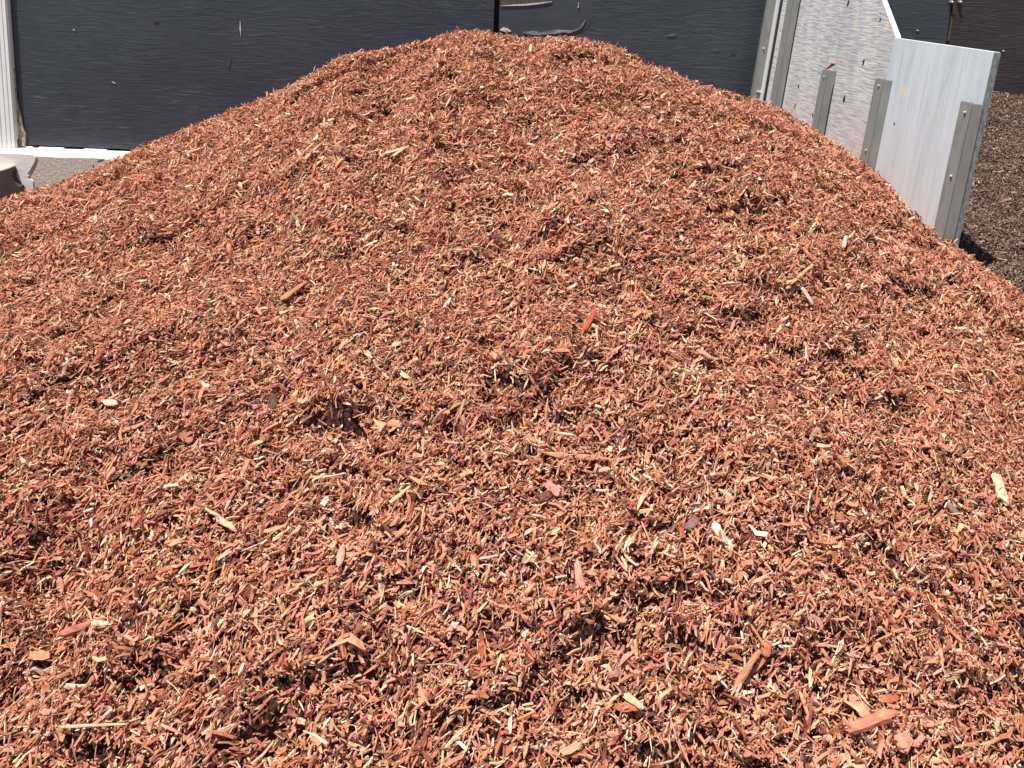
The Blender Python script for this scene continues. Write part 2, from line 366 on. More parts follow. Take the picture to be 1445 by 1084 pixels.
def chip_verts(L, W, T, nsec, g, curl=0.0):
    """local vertices (n, 4*nsec, 3) of split wood slivers: long in x, wide in y, thin in z"""
    n = len(L); s = np.linspace(-1, 1, nsec)
    V = np.zeros((n, nsec, 4, 3))
    taper = g.uniform(0.25, 1.0, (n, 2)); taper[g.random(n) < 0.3] = g.uniform(0.75, 1.0, 2)
    bend = g.normal(0, 1, n) * curl; side = g.normal(0, 0.35, n)
    for i, si in enumerate(s):
        k = np.where(si < 0, 1 + (taper[:, 0] - 1) * -si, 1 + (taper[:, 1] - 1) * si) * g.uniform(0.8, 1.12, n)
        kt = (0.55 + 0.45 * k)
        tw = g.normal(0, 0.22, n)
        for j, (a, b) in enumerate(((-1, -1), (1, -1), (1, 1), (-1, 1))):
            ya = a * W / 2 * k * g.uniform(0.75, 1.1, n); zb = b * T / 2 * kt * g.uniform(0.6, 1.1, n)
            jag = g.normal(0, 0.09 if abs(si) == 1 else 0.03, n) * L
            V[:, i, j, 0] = si * L / 2 + jag
            V[:, i, j, 1] = ya * np.cos(tw) - zb * np.sin(tw) + side * W * si * si
            V[:, i, j, 2] = ya * np.sin(tw) + zb * np.cos(tw) + bend * L * (si * si - 0.4)
    return V.reshape(n, nsec * 4, 3)
def chip_faces(nsec):
    f = []
    for i in range(nsec - 1):
        a, b = 4 * i, 4 * (i + 1)
        for j in range(4): f.append((a + j, a + (j + 1) % 4, b + (j + 1) % 4, b + j))
    f.append((3, 2, 1, 0)); e = 4 * (nsec - 1); f.append((e, e + 1, e + 2, e + 3))
    return np.array(f)
def surf_frame(x, y, hf, eps=0.03):
    zx = (hf(x + eps, y) - hf(x - eps, y)) / (2 * eps); zy = (hf(x, y + eps) - hf(x, y - eps)) / (2 * eps)
    n = np.stack([-zx, -zy, np.ones_like(zx)], -1); n /= np.linalg.norm(n, axis=1, keepdims=True)
    t = np.stack([np.ones_like(zx), np.zeros_like(zx), zx], -1); t /= np.linalg.norm(t, axis=1, keepdims=True)
    b = np.cross(n, t); return t, b, n
def orient(t, b, n, yaw, pit, rol):
    e1 = t * np.cos(yaw)[:, None] + b * np.sin(yaw)[:, None]; e2 = np.cross(n, e1); e3 = n
    a1 = e1 * np.cos(pit)[:, None] + e3 * np.sin(pit)[:, None]; a3 = -e1 * np.sin(pit)[:, None] + e3 * np.cos(pit)[:, None]
    b2 = e2 * np.cos(rol)[:, None] + a3 * np.sin(rol)[:, None]; b3 = -e2 * np.sin(rol)[:, None] + a3 * np.cos(rol)[:, None]
    return np.stack([a1, b2, b3], 1)                      # rows = local axes
class Bulk:
    def __init__(s): s.V = []; s.Q = []; s.C = []; s.G = []; s.MI = []; s.n = 0
    def raw(s, V, q, mi):
        s.V.append(V.astype(np.float32)); s.Q.append(q + s.n); s.MI.append(np.full(len(q), mi, np.int32))
        s.C.append(np.full((len(V), 4), 0.1, np.float32)); s.G.append(V.astype(np.float32)); s.n += len(V)
    def chips(s, x, y, hf, L, W, T, nsec, pal, g, curl, lift, pitch_sd, keep=None, endpale=0.27):
        n = len(x)
        t, b, nn = surf_frame(x, y, hf)
        yaw = np.where(g.random(n) < 0.42, g.normal(0.75, 0.45, n), g.uniform(0, 2 * np.pi, n))
        pit = g.normal(0, pitch_sd, n); up = g.random(n) < 0.08; pit[up] = g.normal(0, 0.9, up.sum())
        rol = g.normal(0, 0.5, n)
        M = orient(t, b, nn, yaw, pit, rol)
        P = np.stack([x, y, hf(x, y)], -1) + nn * (lift + np.abs(np.sin(pit)) * L * 0.18)[:, None]
        v = chip_verts(L, W, T, nsec, g, curl)
        wv = np.einsum('nvk,nkj->nvj', v, M) + P[:, None]
        col = pick(pal, n, g)
        cv = np.repeat(col[:, None], nsec * 4, 1)
        # broken ends and one split face of some chips are undyed, paler wood
        pe = (g.random((n, 2)) < endpale)
        pale = np.minimum(col * np.array([1.3, 1.65, 1.75]) + 0.02, np.array([0.78, 0.63, 0.45]))
        cv[:, :4] = np.where(pe[:, 0, None, None], pale[:, None], cv[:, :4]); cv[:, -4:] = np.where(pe[:, 1, None, None], pale[:, None], cv[:, -4:])
        gv = v + g.uniform(0, 50, (n, 1, 3))
        if keep is not None:
            ok = keep(P[:, 0], P[:, 1], P[:, 2]); wv, cv, gv = wv[ok], cv[ok], gv[ok]; n = len(wv)
        f = chip_faces(nsec); k = nsec * 4
        q = (f[None] + (np.arange(n) * k)[:, None, None]).reshape(-1, 4)
        s.V.append(wv.reshape(-1, 3).astype(np.float32)); s.Q.append(q + s.n); s.MI.append(np.zeros(len(q), np.int32))
        c4 = np.ones((n * k, 4), np.float32); c4[:, :3] = cv.reshape(-1, 3); s.C.append(c4)
        s.G.append(gv.reshape(-1, 3).astype(np.float32)); s.n += n * k
    def build(s, name, mats):
        V = np.concatenate(s.V); Q = np.concatenate(s.Q).astype(np.int32); C = np.concatenate(s.C); G = np.concatenate(s.G); MI = np.concatenate(s.MI)
        me = bpy.data.meshes.new(name)
        me.vertices.add(len(V)); me.vertices.foreach_set("co", V.ravel())
        me.loops.add(Q.size); me.loops.foreach_set("vertex_index", Q.ravel())
        me.polygons.add(len(Q)); me.polygons.foreach_set("loop_start", np.arange(0, Q.size, 4, dtype=np.int32))
        me.polygons.foreach_set("material_index", MI)
        me.update(calc_edges=True)
        a = me.attributes.new("tint", 'FLOAT_COLOR', 'POINT'); a.data.foreach_set("color", C.ravel())
        a = me.attributes.new("grain", 'FLOAT_VECTOR', 'POINT'); a.data.foreach_set("vector", G.ravel())
        me.polygons.foreach_set("use_smooth", np.zeros(len(Q), dtype=bool))
        o = bpy.data.objects.new(name, me); COL.objects.link(o)
        for m in mats: me.materials.append(m)
        print(name, len(V), "verts", len(Q), "faces"); return o

RX0, RX1, RY0, RY1 = -5.6, 3.6, 0.9, 8.0
def red_keep(x, y, z):
    return (z > GZ) & ~((y > 4.16) & (x > board_x(z) - 0.012))
def density(x, y):
    """1 where the main view sees the pile; thinner behind the ridge and far outside the frame"""
    az = x / np.maximum(y, 0.3); ys = np.interp(az, AZ, YS)
    d = np.ones_like(x)
    d = np.where(y > ys + 0.35, 0.35, d)
    d = np.where(np.abs(x) > 0.69 * y + 0.15, 0.40, d)
    d = np.where((y < 1.35), 0.45, d)
    return d
def scatter(per_m2, g):
    n = int(2.0 * per_m2 * (RX1 - RX0) * (RY1 - RY0)); x = g.uniform(RX0, RX1, n); y = g.uniform(RY0, RY1, n)
    k = g.random(n) < density(x, y); x, y = x[k], y[k]; e = 0.012   # steep hollow sides get their share of chips
    zx = (height(x + e, y) - height(x - e, y)) / (2 * e); zy = (height(x, y + e) - height(x, y - e)) / (2 * e)
    k = g.random(len(x)) < np.sqrt(1 + zx * zx + zy * zy) / 2.0; x, y = x[k], y[k]
    k = red_keep(x, y, height(x, y)); return x[k], y[k]

red = Bulk()
V, q = grid_mesh("bed", RX0 - .3, RX1 + .3, 620, RY0 - .3, RY1 + .05, 480, height, lambda x, y, z: red_keep(x, y, z + .02), None)
red.raw(V, q, 1)
U = lambda g, a, b, n: g.uniform(a, b, n)
def lognorm(g, med, sd, n, lo, hi): return np.clip(med * np.exp(g.normal(0, sd, n)), lo, hi)
SC = 1.0
def near_fine(y): return 0.88 + 0.20 * smooth(1.6, 5.2, y)     # the foot of the heap holds finer shreds
x, y = scatter(8500, rng); n = len(x); k = near_fine(y)      # fines and crumbs
red.chips(x, y, height, lognorm(rng, .0165, .42, n, .006, .036) * k, lognorm(rng, .0044, .38, n, .0016, .010) * k, lognorm(rng, .0032, .35, n, .0014, .007) * k, 2, RED_PALETTE, rng, 0.0, U(rng, -.036, .006, n), 0.48, red_keep)
x, y = scatter(4900, rng); n = len(x); k = near_fine(y)       # ordinary chips
red.chips(x, y, height, lognorm(rng, .031, .33, n, .013, .065) * k, lognorm(rng, .0070, .38, n, .0028, .016) * k, lognorm(rng, .0040, .35, n, .0018, .009) * k, 3, RED_PALETTE, rng, 0.05, U(rng, -.030, .017, n), 0.42, red_keep)
x, y = scatter(2000, rng); n = len(x); k = near_fine(y)       # thin straws and fibre
red.chips(x, y, height, lognorm(rng, .028, .38, n, .012, .08) * k, lognorm(rng, .0023, .28, n, .0012, .0042), lognorm(rng, .0019, .25, n, .001, .0035), 3, RED_PALETTE[[0, 1, 3, 5, 6, 7]], rng, 0.12, U(rng, -.010, .018, n), 0.42, red_keep, 0.5)
x, y = scatter(330, rng); n = len(x); k = near_fine(y)        # large chips
red.chips(x, y, height, lognorm(rng, .046, .28, n, .028, .085) * k, lognorm(rng, .0105, .33, n, .005, .020) * k, lognorm(rng, .0056, .35, n, .003, .012) * k, 3, RED_PALETTE, rng, 0.04, U(rng, -.010, .016, n), 0.32, red_keep)
tag(red.build("red_mulch", [MAT_CHIP, MAT_BED]), "big sloping heap of loose red dyed wood chips filling most of the yard", "mulch", kind="stuff")

# ------------------------------------------------------------------ brown mulch behind the board
def brown_height(x, y):
    z = 0.60 + (y - 4.6) * 0.125 + 0.05 * (x - 3.2) + 0.10 * smooth(6.8, 8.0, y)
    z = np.maximum(z, height(x, np.minimum(y, 4.1)) - 0.05 - 0.28 * np.maximum(y - 4.16, 0))
    a, b = rot2(x, y, 0.9)
    return z + 0.05 * vnoise(a / .6, b / .5, 21) + 0.025 * vnoise(a / .2, b / .17, 22) + 0.010 * vnoise(a / .08, b / .07, 23) - 0.9 * smooth(4.0, 2.9, y)
def brown_keep(x, y, z): return (x > board_x(z) + 0.075) & (z > GZ) & ((y > 4.22) | (x > 2.75))
br = Bulk()
V, q = grid_mesh("bed", 2.2, 6.5, 150, 3.0, 7.97, 170, brown_height, lambda x, y, z: brown_keep(x, y, z + .02), None)
br.raw(V, q, 1)
def bscatter(per):
    n = int(per * 4.3 * 4.9); x = rng.uniform(2.2, 6.5, n); y = rng.uniform(3.0, 7.95, n)
    k = (rng.random(n) < np.where(x > .72 * y + .1, .35, 1.0)) & brown_keep(x, y, brown_height(x, y)); return x[k], y[k]
x, y = bscatter(9000); n = len(x)
br.chips(x, y, brown_height, lognorm(rng, .016, .4, n, .006, .04), lognorm(rng, .0052, .35, n, .003, .014), lognorm(rng, .004, .35, n, .002, .008), 2, BROWN_PALETTE, rng, 0, U(rng, -.02, .012, n), .45, brown_keep, .15)
x, y = bscatter(1800); n = len(x)
br.chips(x, y, brown_height, lognorm(rng, .030, .35, n, .013, .07), lognorm(rng, .0085, .35, n, .004, .022), lognorm(rng, .005, .35, n, .002, .010), 3, BROWN_PALETTE, rng, .05, U(rng, -.014, .016, n), .36, brown_keep, .2)
tag(br.build("brown_mulch", [MAT_BARK, MAT_BROWNBED]), "dark brown bark mulch heaped against the wall behind the white board", "mulch", kind="stuff")

# ------------------------------------------------------------------ ground
bm = bmesh.new(); v = [bm.verts.new(c) for c in ((-400, -400, GZ), (400, -400, GZ), (400, 400, GZ), (-400, 400, GZ))]; bm.faces.new(v)
tag(from_bm("ground", bm, MAT_GROUND), kind="structure")

# ------------------------------------------------------------------ plywood wall
def wx(px, py=100): return at_y(px, py, WALL_Y)[0]
def wz(px, py): return at_y(px, py, WALL_Y)[2]
FOOT_TOP = wz(60, 209)
WT = 3.6
x_l = wx(20, 90); x_a = wx(697, 20); x_b = wx(704.5, 20); x_c = wx(1335.5, 60); x_d = wx(1338.5, 60)
wall = empty("plywood_wall", ((x_l + x_d) / 2, WALL_Y + .06, 0))
tag(wall, "painted plywood yard wall of dark blue and brown sheets behind the heap", "wall", kind="thing")
def wpart(name, pts, m, y0=WALL_Y, th=0.018, parent=wall):
    """flat board on the wall; pts in world x,z"""
    bm = bmesh.new(); prism_xz(bm, pts, y0, y0 + th)
    o = from_bm(name, bm, m); 
    if parent is not None: reparent(o, parent)
    return o
def reparent(o, p):
    root = p; M = Matrix.Translation(p.location) @ p.rotation_euler.to_matrix().to_4x4()
    q = p
    while q.parent: q = q.parent; M = (Matrix.Translation(q.location) @ q.rotation_euler.to_matrix().to_4x4()) @ M
    o.data.transform(M.inverted()); o.parent = p
bz = FOOT_TOP + 0.012
xk = wx(37, 180); zk = wz(37, 188); zk2 = wz(22, 138)
p1 = wpart("plywood_panel", [(x_l - .10, bz + .015), (x_a, bz + .004), (x_a, WT), (x_l - .10, WT)], MAT_NAVY); p1["label"] = "slate blue painted plywood sheet with knots and pale grain with painted glints"
p2 = wpart("plywood_panel", [(x_b, bz), (x_c, bz), (x_c, WT), (x_b, WT)], MAT_BLUE, WALL_Y + .0015); p2["label"] = "dark blue painted plywood sheet with a square patch beside the black gap"
p3 = wpart("plywood_panel", [(x_d, GZ), (9.0, GZ), (9.0, WT), (x_d, WT)], MAT_BROWNPLY, WALL_Y - .004); p3["label"] = "weathered dark brown plywood sheet with coarse grain"
g = wpart("gap_board", [(x_l - 1.0, bz - .02), (9.0, bz - .02), (9.0, WT - .01), (x_l - 1.0, WT - .01)], MAT_DARK, WALL_Y + .045, .08); g["label"] = "black backing seen through the gap between sheets"
e = wpart("split_edge", [(x_c + .006, wz(1338, 58)), (x_d + .012, wz(1338, 58)), (x_d + .010, wz(1340, 8)), (x_c + .012, wz(1340, 8))], MAT_RAWPLY, WALL_Y - .006, .006); e["label"] = "bare tan edge of the brown sheet"
# patch on the middle sheet
def wp(px, py): q = at_y(px, py, WALL_Y); return (q[0], q[2])
patch_pts = [wp(706, -60), wp(838, -60), wp(836, 22), wp(833, 34), wp(826, 43), wp(815, 48), wp(780, 50), wp(742, 50), wp(707, 52)]
pt = wpart("patch", patch_pts, MAT_SMOOTHPATCH, WALL_Y - .0005, .0035); pt["label"] = "smooth grey blue square patch with rounded corner"
def strip(name, mid, w, m, y0, th, parent, seed=0):
    gg = np.random.default_rng(seed); up, dn = [], []
    for i, (px, py) in enumerate(mid):
        k = w * (0.35 if i in (0, len(mid) - 1) else 1) * gg.uniform(.6, 1.3); a = wp(px, py - k / 2); b_ = wp(px, py + k / 2)
        up.append(a); dn.append(b_)
    return wpart(name, up + dn[::-1], m, y0, th, parent)
strip("paint_ridge", [(738, 46), (752, 47), (768, 47), (782, 45), (794, 44), (803, 45), (812, 43)], 4.5, MAT_RIDGE, WALL_Y - .009, .0055, wall, 1)["label"] = "whitish ragged paint ridge along the patch's lower edge"
strip("paint_ridge", [(812, 43), (818, 40), (823, 34), (826, 28)], 3.2, MAT_EDGE, WALL_Y - .009, .0055, wall, 2)
strip("paint_ridge", [(706, 42), (711, 41.5), (716, 42.5), (721, 44)], 5, MAT_FLAKE, WALL_Y - .009, .0055, wall, 5)
bare = wpart("bare_strip", [wp(706, -40), wp(782, -40), wp(780, -6), wp(775, 1.5), wp(766, 3.5), wp(740, 6.0), wp(706, 7.6)], MAT_RAWPLY, WALL_Y - .0025, .0015); bare["label"] = "bare brown wood where the patch has peeled"
strip("paint_ridge", [(706, 8.2), (722, 7.6), (742, 6.8), (758, 5.2), (770, 3.6), (779, 2.2)], 1.9, MAT_FLAKE, WALL_Y - .009, .0055, wall, 3)["label"] = "thin white curled lip of peeled paint"
strip("paint_ridge", [(815, 11), (817, 8), (816, 4), (816, -3)], 3.0, MAT_FLAKE, WALL_Y - .009, .0055, wall, 4)
for (px, py, r) in [(221, 33, .034), (100, 135, .024), (221, 185, .016), (371, 133, .020), (38, 186, .026), (520, 52, .03), (1012, 72, .030), (1035, 78, .018)]:
    q = at_y(px, py, WALL_Y)
    reparent(blob("knot", (q[0], WALL_Y + .001, q[2]), r, MAT_KNOT if py != 52 and px != 1012 else MAT_NAVY, None, (1.25, .06, .75), px, 2, .14), wall)
# scratches and scuffs of bare pale wood
for i, (a, b_, w, m) in enumerate([((339, 27), (340, 53), 2.2, MAT_FLAKE), ((326, 80), (322, 96), .7, MAT_EDGE), ((158, 115), (163, 118), 1.4, MAT_FLAKE), ((103, 41), (106, 43), 2, MAT_FLAKE), ((1292, 42), (1297, 43.4), 2.2, MAT_FLAKE), ((940, 50), (955, 49), 2, MAT_EDGE), ((1413, 71), (1418, 72), 2.6, MAT_FLAKE), ((1404, 137), (1409, 139), 2.2, MAT_FLAKE)]):
    dx, dy = b_[0] - a[0], b_[1] - a[1]; l = math.hypot(dx, dy); nx, ny = -dy / l * w / 2, dx / l * w / 2
    mx, my = (a[0] + b_[0]) / 2, (a[1] + b_[1]) / 2
    reparent(wpart("scratch", [wp(*a), wp(mx + nx, my + ny), wp(*b_), wp(mx - nx * .6, my - ny * .6)], m, WALL_Y - .0065, .004, None), wall)
for (px, py) in [(1341, 3.5), (1353, 3.5)]:
    q = at_y(px, py, WALL_Y)
    bb = blob("bolt", (q[0], WALL_Y - .012, q[2]), .024, MAT_RUST, None, (1, .8, 1), int(px), 2, .06); reparent(bb, wall)
    cap = blob("bolt_head", (q[0] + .004, WALL_Y - .032, q[2] + .006), .012, MAT_BRIGHT, None, (1, .6, 1), int(px) + 1, 2, .04); reparent(cap, bb)

# ------------------------------------------------------------------ footing below the wall
FY = WALL_Y - 0.16
foot = empty("concrete_footing", (x_l + 2, WALL_Y - .05, 0)); tag(foot, "grey pitted concrete footing with pale top edge under the blue wall", "footing", kind="thing")
bm = bmesh.new(); nseg = 70; xs = np.linspace(x_l - 3.5, 3.4, nseg)
rows = []
gz = np.random.default_rng(5)
for x_ in xs:
    w = gz.normal(0, .006)
    rows.append([bm.verts.new((x_, FY, GZ - .05)), bm.verts.new((x_, FY + w * .3, FOOT_TOP - .055 + w)), bm.verts.new((x_, FY + .045, FOOT_TOP - .006 + w * .4)), bm.verts.new((x_, FY + .09, FOOT_TOP)), bm.verts.new((x_, WALL_Y + .3, FOOT_TOP)), bm.verts.new((x_, WALL_Y + .3, GZ - .05))])
for a, b_ in zip(rows[:-1], rows[1:]):
    for k in range(5):
        f = bm.faces.new((a[k], b_[k], b_[k + 1], a[k + 1])); f.material_index = 1 if k in (1, 2, 3) else 0
for r_ in (rows[0], rows[-1]): bm.faces.new(r_)
fb = from_bm("footing_body", bm, None, None, [MAT_CONC, MAT_LEDGE]); reparent(fb, foot)
def fp(px, py): q = at_y(px, py, FY); return (q[0], q[2])
coat = [fp(-120, 214), fp(-60, 214), fp(30, 217), fp(46, 218), fp(52, 221), fp(48, 231), fp(43, 240), fp(39, 245.5), fp(42, 247), fp(39, 250.5), fp(42, 252.5), fp(47, 255), fp(48, 268), fp(52, 285), fp(58, 310), fp(-120, 330)]
bm = bmesh.new(); prism_xz(bm, coat, FY - .010, FY + .004); c_ = from_bm("paint_coat", bm, MAT_COAT); reparent(c_, foot); c_["label"] = "thick white paint with a ragged broken edge"
for (xa, xb) in [(55, 90), (118, 150), (37, 46)]:  # white strips where the ledge is sunlit, that brightness in their colour
    a, b_ = at_y(xa, 208, WALL_Y - .02), at_y(xb, 208.5, WALL_Y - .02)
    s_ = box("lit_shim", (a[0], WALL_Y - .03, FOOT_TOP + .001), (b_[0], WALL_Y - .003, FOOT_TOP + .014), MAT_COAT, None, .002); reparent(s_, foot)

# ------------------------------------------------------------------ white trim at the corner
trim = empty("corner_trim", (x_l - .2, WALL_Y - .04, 0)); tag(trim, "white fluted corner trim standing at the left end of the blue wall", "trim", kind="thing")
bm = bmesh.new()
xr = wx(18.5, 60); prof = []
xx = xr
for wdt, dep in [(.014, .052), (.030, .064), (.010, .060), (.034, .066), (.010, .062), (.040, .068), (.012, .063), (.060, .070), (.012, .065), (.3, .070), (.012, .065), (.3, .070)]:
    prof.append((xx, WALL_Y - dep)); xx -= wdt; prof.append((xx, WALL_Y - dep))
prof = [(xr, WALL_Y - .001)] + prof + [(xx, WALL_Y - .001)]
bot, top = FOOT_TOP + .004, WT
va = [bm.verts.new((x_, y_, bot)) for x_, y_ in prof]; vb = [bm.verts.new((x_, y_, top)) for x_, y_ in prof]
for i in range(len(prof)): j = (i + 1) % len(prof); bm.faces.new((va[i], va[j], vb[j], vb[i]))
bm.faces.new(va); bm.faces.new(vb[::-1])
tb = from_bm("trim_body", bm, MAT_TRIM)
bv = tb.modifiers.new("bevel", 'BEVEL'); bv.width = .004; bv.segments = 2; bv.limit_method = 'ANGLE'
reparent(tb, trim)
fl = wpart("torn_edge", [wp(19, 90), wp(22, 100), wp(24, 138), wp(26, 146), wp(27, 152), wp(29, 158), wp(33, 176), wp(37, 187), wp(37.5, 194), wp(37, 206), wp(19, 206)], MAT_TRIMDIRT, WALL_Y - .022, .02, trim); fl["label"] = "torn dirty white edge flaring out at the foot of the trim"
fl2 = wpart("rot_stain", [wp(20, 197), wp(24, 199), wp(28, 196), wp(32, 199), wp(32, 206.5), wp(20, 206.5)], MAT_RAWPLY, WALL_Y - .040, .017, trim); fl2["label"] = "rotten brown foot of the trim"

# ------------------------------------------------------------------ brown block at the left edge
BYF = WALL_Y - 0.16 - 0.085
def bp_(px, py): q = at_y(px, py, BYF); return (q[0], q[2])
blk = empty("brown_block", (bp_(0, 260)[0] - .2, BYF + .2, 0)); tag(blk, "dark brown painted concrete block with a weathered top, sunlight painted on it, below the white trim", "block")
bm = bmesh.new()
out = [bp_(-150, 262), bp_(0, 242.5), bp_(8, 239.5), bp_(16, 236.5), bp_(17.5, 240), bp_(17.5, 250), bp_(20, 256.5), bp_(25, 262), bp_(28, 263.5), bp_(30, 269), bp_(34, 282), bp_(44, 330), bp_(-150, 340)]
fs = prism_xz(bm, out, BYF, BYF + .072)
o = from_bm("block_body", bm, MAT_BROWNBLOCK); reparent(o, blk)
bv = o.modifiers.new("bevel", 'BEVEL'); bv.width = .004; bv.segments = 2; bv.limit_method = 'ANGLE'
bm = bmesh.new()
def bq(px, py, dz): x_, z_ = bp_(px, py); return (x_, z_ + dz)
prism_xz(bm, [bq(-150, 262, .004), bq(0, 242.5, .004), bq(8, 239.5, .004), bq(15, 237, .003), bq(15, 237, .010), bq(8, 239.5, .014), bq(0, 242.5, .018), bq(-150, 262, .024)], BYF + .003, BYF + .070)
o = from_bm("worn_lit_cap", bm, MAT_LEDGE); reparent(o, blk); o["label"] = "weathered cream top of the block, sunlight painted into its colour"  # pale colour carries the light on the block's upper edge

# ------------------------------------------------------------------ partition boards
# local frame of the partition: x along the depth (world y), z up along the lean, y = world -x side (towards the red pile)
ANG = math.atan(LEAN)
part = empty("partition_wall", (BX0 - BZ0 * LEAN, 6.0, 0)); tag(part, "leaning partition of two whitewashed plywood boards held by grey steel channels", "partition", kind="thing")
RB = Matrix.Rotation(ANG, 4, 'Y')            # lean: top goes to +x
def pmesh(name, bm, m, parent=part, mats=None, bev=0.0):
    """bm in partition coordinates: X = towards +x (thickness), Y = depth from y=6, Z along the board"""
    bm.transform(RB); o = from_bm(name, bm, m, None, mats); o.parent = parent
    if bev:
        b_ = o.modifiers.new("bevel", 'BEVEL'); b_.width = bev; b_.segments = 2; b_.limit_method = 'ANGLE'
    return o
CA = math.cos(ANG)
def bd(px, py, off=0.0):                      # pixel -> partition Y, Z
    y_, z_ = on_board(px, py, off); return y_ - 6.0, z_ / CA
def board(name, pts, t0, t1, m, edge, label, divs=None):
    """pts: (Y,Z) outline; face towards the red pile at X=t0; own object space has x along the board and z up for its grain"""
    bm = bmesh.new(); a = [bm.verts.new((t0, y_, z_)) for y_, z_ in pts]; b_ = [bm.verts.new((t1, y_, z_)) for y_, z_ in pts]
    f0 = bm.faces.new(a); f1 = bm.faces.new(b_[::-1]); f0.material_index = f1.material_index = 0
    for i in range(len(pts)):
        j = (i + 1) % len(pts); f = bm.faces.new((a[i], b_[i], b_[j], a[j])); f.material_index = 1
    R = Matrix.Rotation(math.pi / 2, 4, 'Z')  # object x axis = partition Y
    bm.transform(R.inverted())
    o = from_bm(name, bm, None, None, [m, edge]); o.parent = part; o.matrix_local = RB @ R
    b2 = o.modifiers.new("bevel", 'BEVEL'); b2.width = .003; b2.segments = 2; b2.limit_method = 'ANGLE'
    o["label"] = label; return o
y_r, z_r = bd(1403, 73); y_l, z_l = bd(1262, 53); y_rb, z_rb = bd(1340, 318)
low = board("board", [(y_r, GZ), (y_l, GZ), (y_l, z_l), (y_r, z_r)], 0.0, .034, MAT_LOWBOARD, MAT_EDGEPAINT, "lower whitewashed board with fine upright streaks and a level top")
# its near end is bare grey: a strip just proud of the edge
bm = bmesh.new(); add_box(bm, (-.001, y_r - .006, GZ), (.035, y_r - .001, z_r - .002)); ee = pmesh("end_strip", bm, MAT_EDGE); ee["label"] = "rough grey near end of the lower board"
ztop = 2.75
yc, zc = bd(1266, 52); yt, zt = bd(1243, -6); yl0, _ = bd(1093, 60)
slope = (zt - zc) / (yt - yc); ytop = yc + (ztop - zc) / slope
yj = y_l + .004
tall = board("board", [(yj, GZ), (yl0, GZ), (yl0, ztop), (ytop, ztop), (yj, zc)], .012, .050, MAT_TALLBOARD, MAT_EDGEPAINT, "tall rippled white board with knots and a sloping cut corner")
# knots of the tall board
for (px, py, r) in [(1216, 88, .03), (1189, 140, .032), (1125, 122, .022), (1120, 150, .022), (1195, 4, .03), (1145, 163, .02), (1240, 28, .018), (1262, 175, .014)]:
    y_, z_ = bd(px, py); bm = bmesh.new(); bmesh.ops.create_icosphere(bm, subdivisions=2, radius=1); gk = np.random.default_rng(int(px))
    x_ = .012 if px < 1258 else .0
    for v in bm.verts: v.co = Vector((x_ + v.co.x * .002, y_ + v.co.y * r * .55 * (1 + gk.normal(0, .3)), z_ + v.co.z * r * (1 + gk.normal(0, .25))))
    pmesh("knot", bm, MAT_KNOT)
def channel(y0, z1, w=.095, d=.066, z0=GZ, notch=False):
    """hat-section post: outer plate, two flanks, one lip; open top; X<0 side stands on the board face"""
    bm = bmesh.new(); t = .004
    add_box(bm, (-d, y0, z0), (-d + t, y0 + w, z1))                       # outer plate
    add_box(bm, (-d + t, y0, z0), (-.001, y0 + t, z1 - .002))              # near flank
    add_box(bm, (-d + t, y0 + w - t, z0), (-.001, y0 + w, z1 - .002))      # far flank
    add_box(bm, (-d - .006, y0 - .003, z0), (-d + .002, y0 + .005, z1 - .004))   # rolled near edge
    add_box(bm, (-d - .006, y0 + w - .005, z0), (-d + .002, y0 + w + .003, z1 - .004))
    o = pmesh("channel", bm, MAT_STEEL, bev=.0015); return o
def rivet(ch, y_, z_, d=.066):
    bm = bmesh.new(); add_box(bm, (-d - .010, y_ - .010, z_ - .006), (-d - .001, y_ + .010, z_ + .006)); bmesh.ops.bevel(bm, geom=bm.edges[:], offset=.003, segments=2, affect='EDGES')
    bm.transform(RB); o = from_bm("bolt", bm, MAT_BRIGHT); o.parent = ch; return o
def chan_at(px_edge, py_top, w=.095, rivets=(), label=None, top=None, d=.066):
    y_, z_ = bd(px_edge, py_top, d); c = channel(y_, top if top else z_, w, d)
    for (px, py) in rivets:
        yy_, zz_ = bd(px, py, d); rivet(c, y_ + w * .42, zz_, d)
    if label: c["label"] = label
    return c
c5 = chan_at(1371.5, 147, .095, [(1364, 160), (1344, 250)], "grey channel at the near end of the lower board")
c4 = chan_at(1246.5, 113, .10, [(1238, 121), (1223, 213)], "grey channel over the joint between the two boards")
c3 = chan_at(1168, 100, .10, [(1163, 109)], "shortest grey channel on the middle of the tall board")
c2 = chan_at(1119, 0, .13, [], "full height grey channel near the far end of the tall board", top=2.75)
# far angle iron: broad grey leg and a notched flange, its caught light put into the colour
yF, _ = bd(1086, 60); yG, _ = bd(1090.3, 60)
bm = bmesh.new(); add_box(bm, (-.098, yF, GZ), (-.005, yF + .006, 2.75)); add_box(bm, (-.1005, yF - .004, GZ), (-.0985, yF + .012, 2.75))
c1 = pmesh("angle_iron", bm, MAT_STEEL, bev=.001); c1["label"] = "broad grey angle iron at the far end of the partition"
bm = bmesh.new(); add_box(bm, (-.0045, yG, GZ), (.004, yF + .005, 2.75)); fl_ = pmesh("flange", bm, MAT_BRIGHT); fl_["label"] = "flange beside the dark slit, painted bright as if catching light"
for (px, py, xa, xb) in [(1077, 67, -.062, -.046), (1068, 127, -.05, -.004)]:
    y_, z_ = bd(px, py); bm = bmesh.new(); add_box(bm, (xa, yF - .012, z_ - .007), (xb, yF - .0005, z_ + .007)); bm.transform(RB); o = from_bm("bolt", bm, MAT_BRIGHT); o.parent = c1
bm = bmesh.new(); add_box(bm, (.02, yl0 + .002, GZ), (.03, yG - .002, 2.75)); pmesh("gap_strip", bm, MAT_DARK)["label"] = "dark slit beside the tall board"

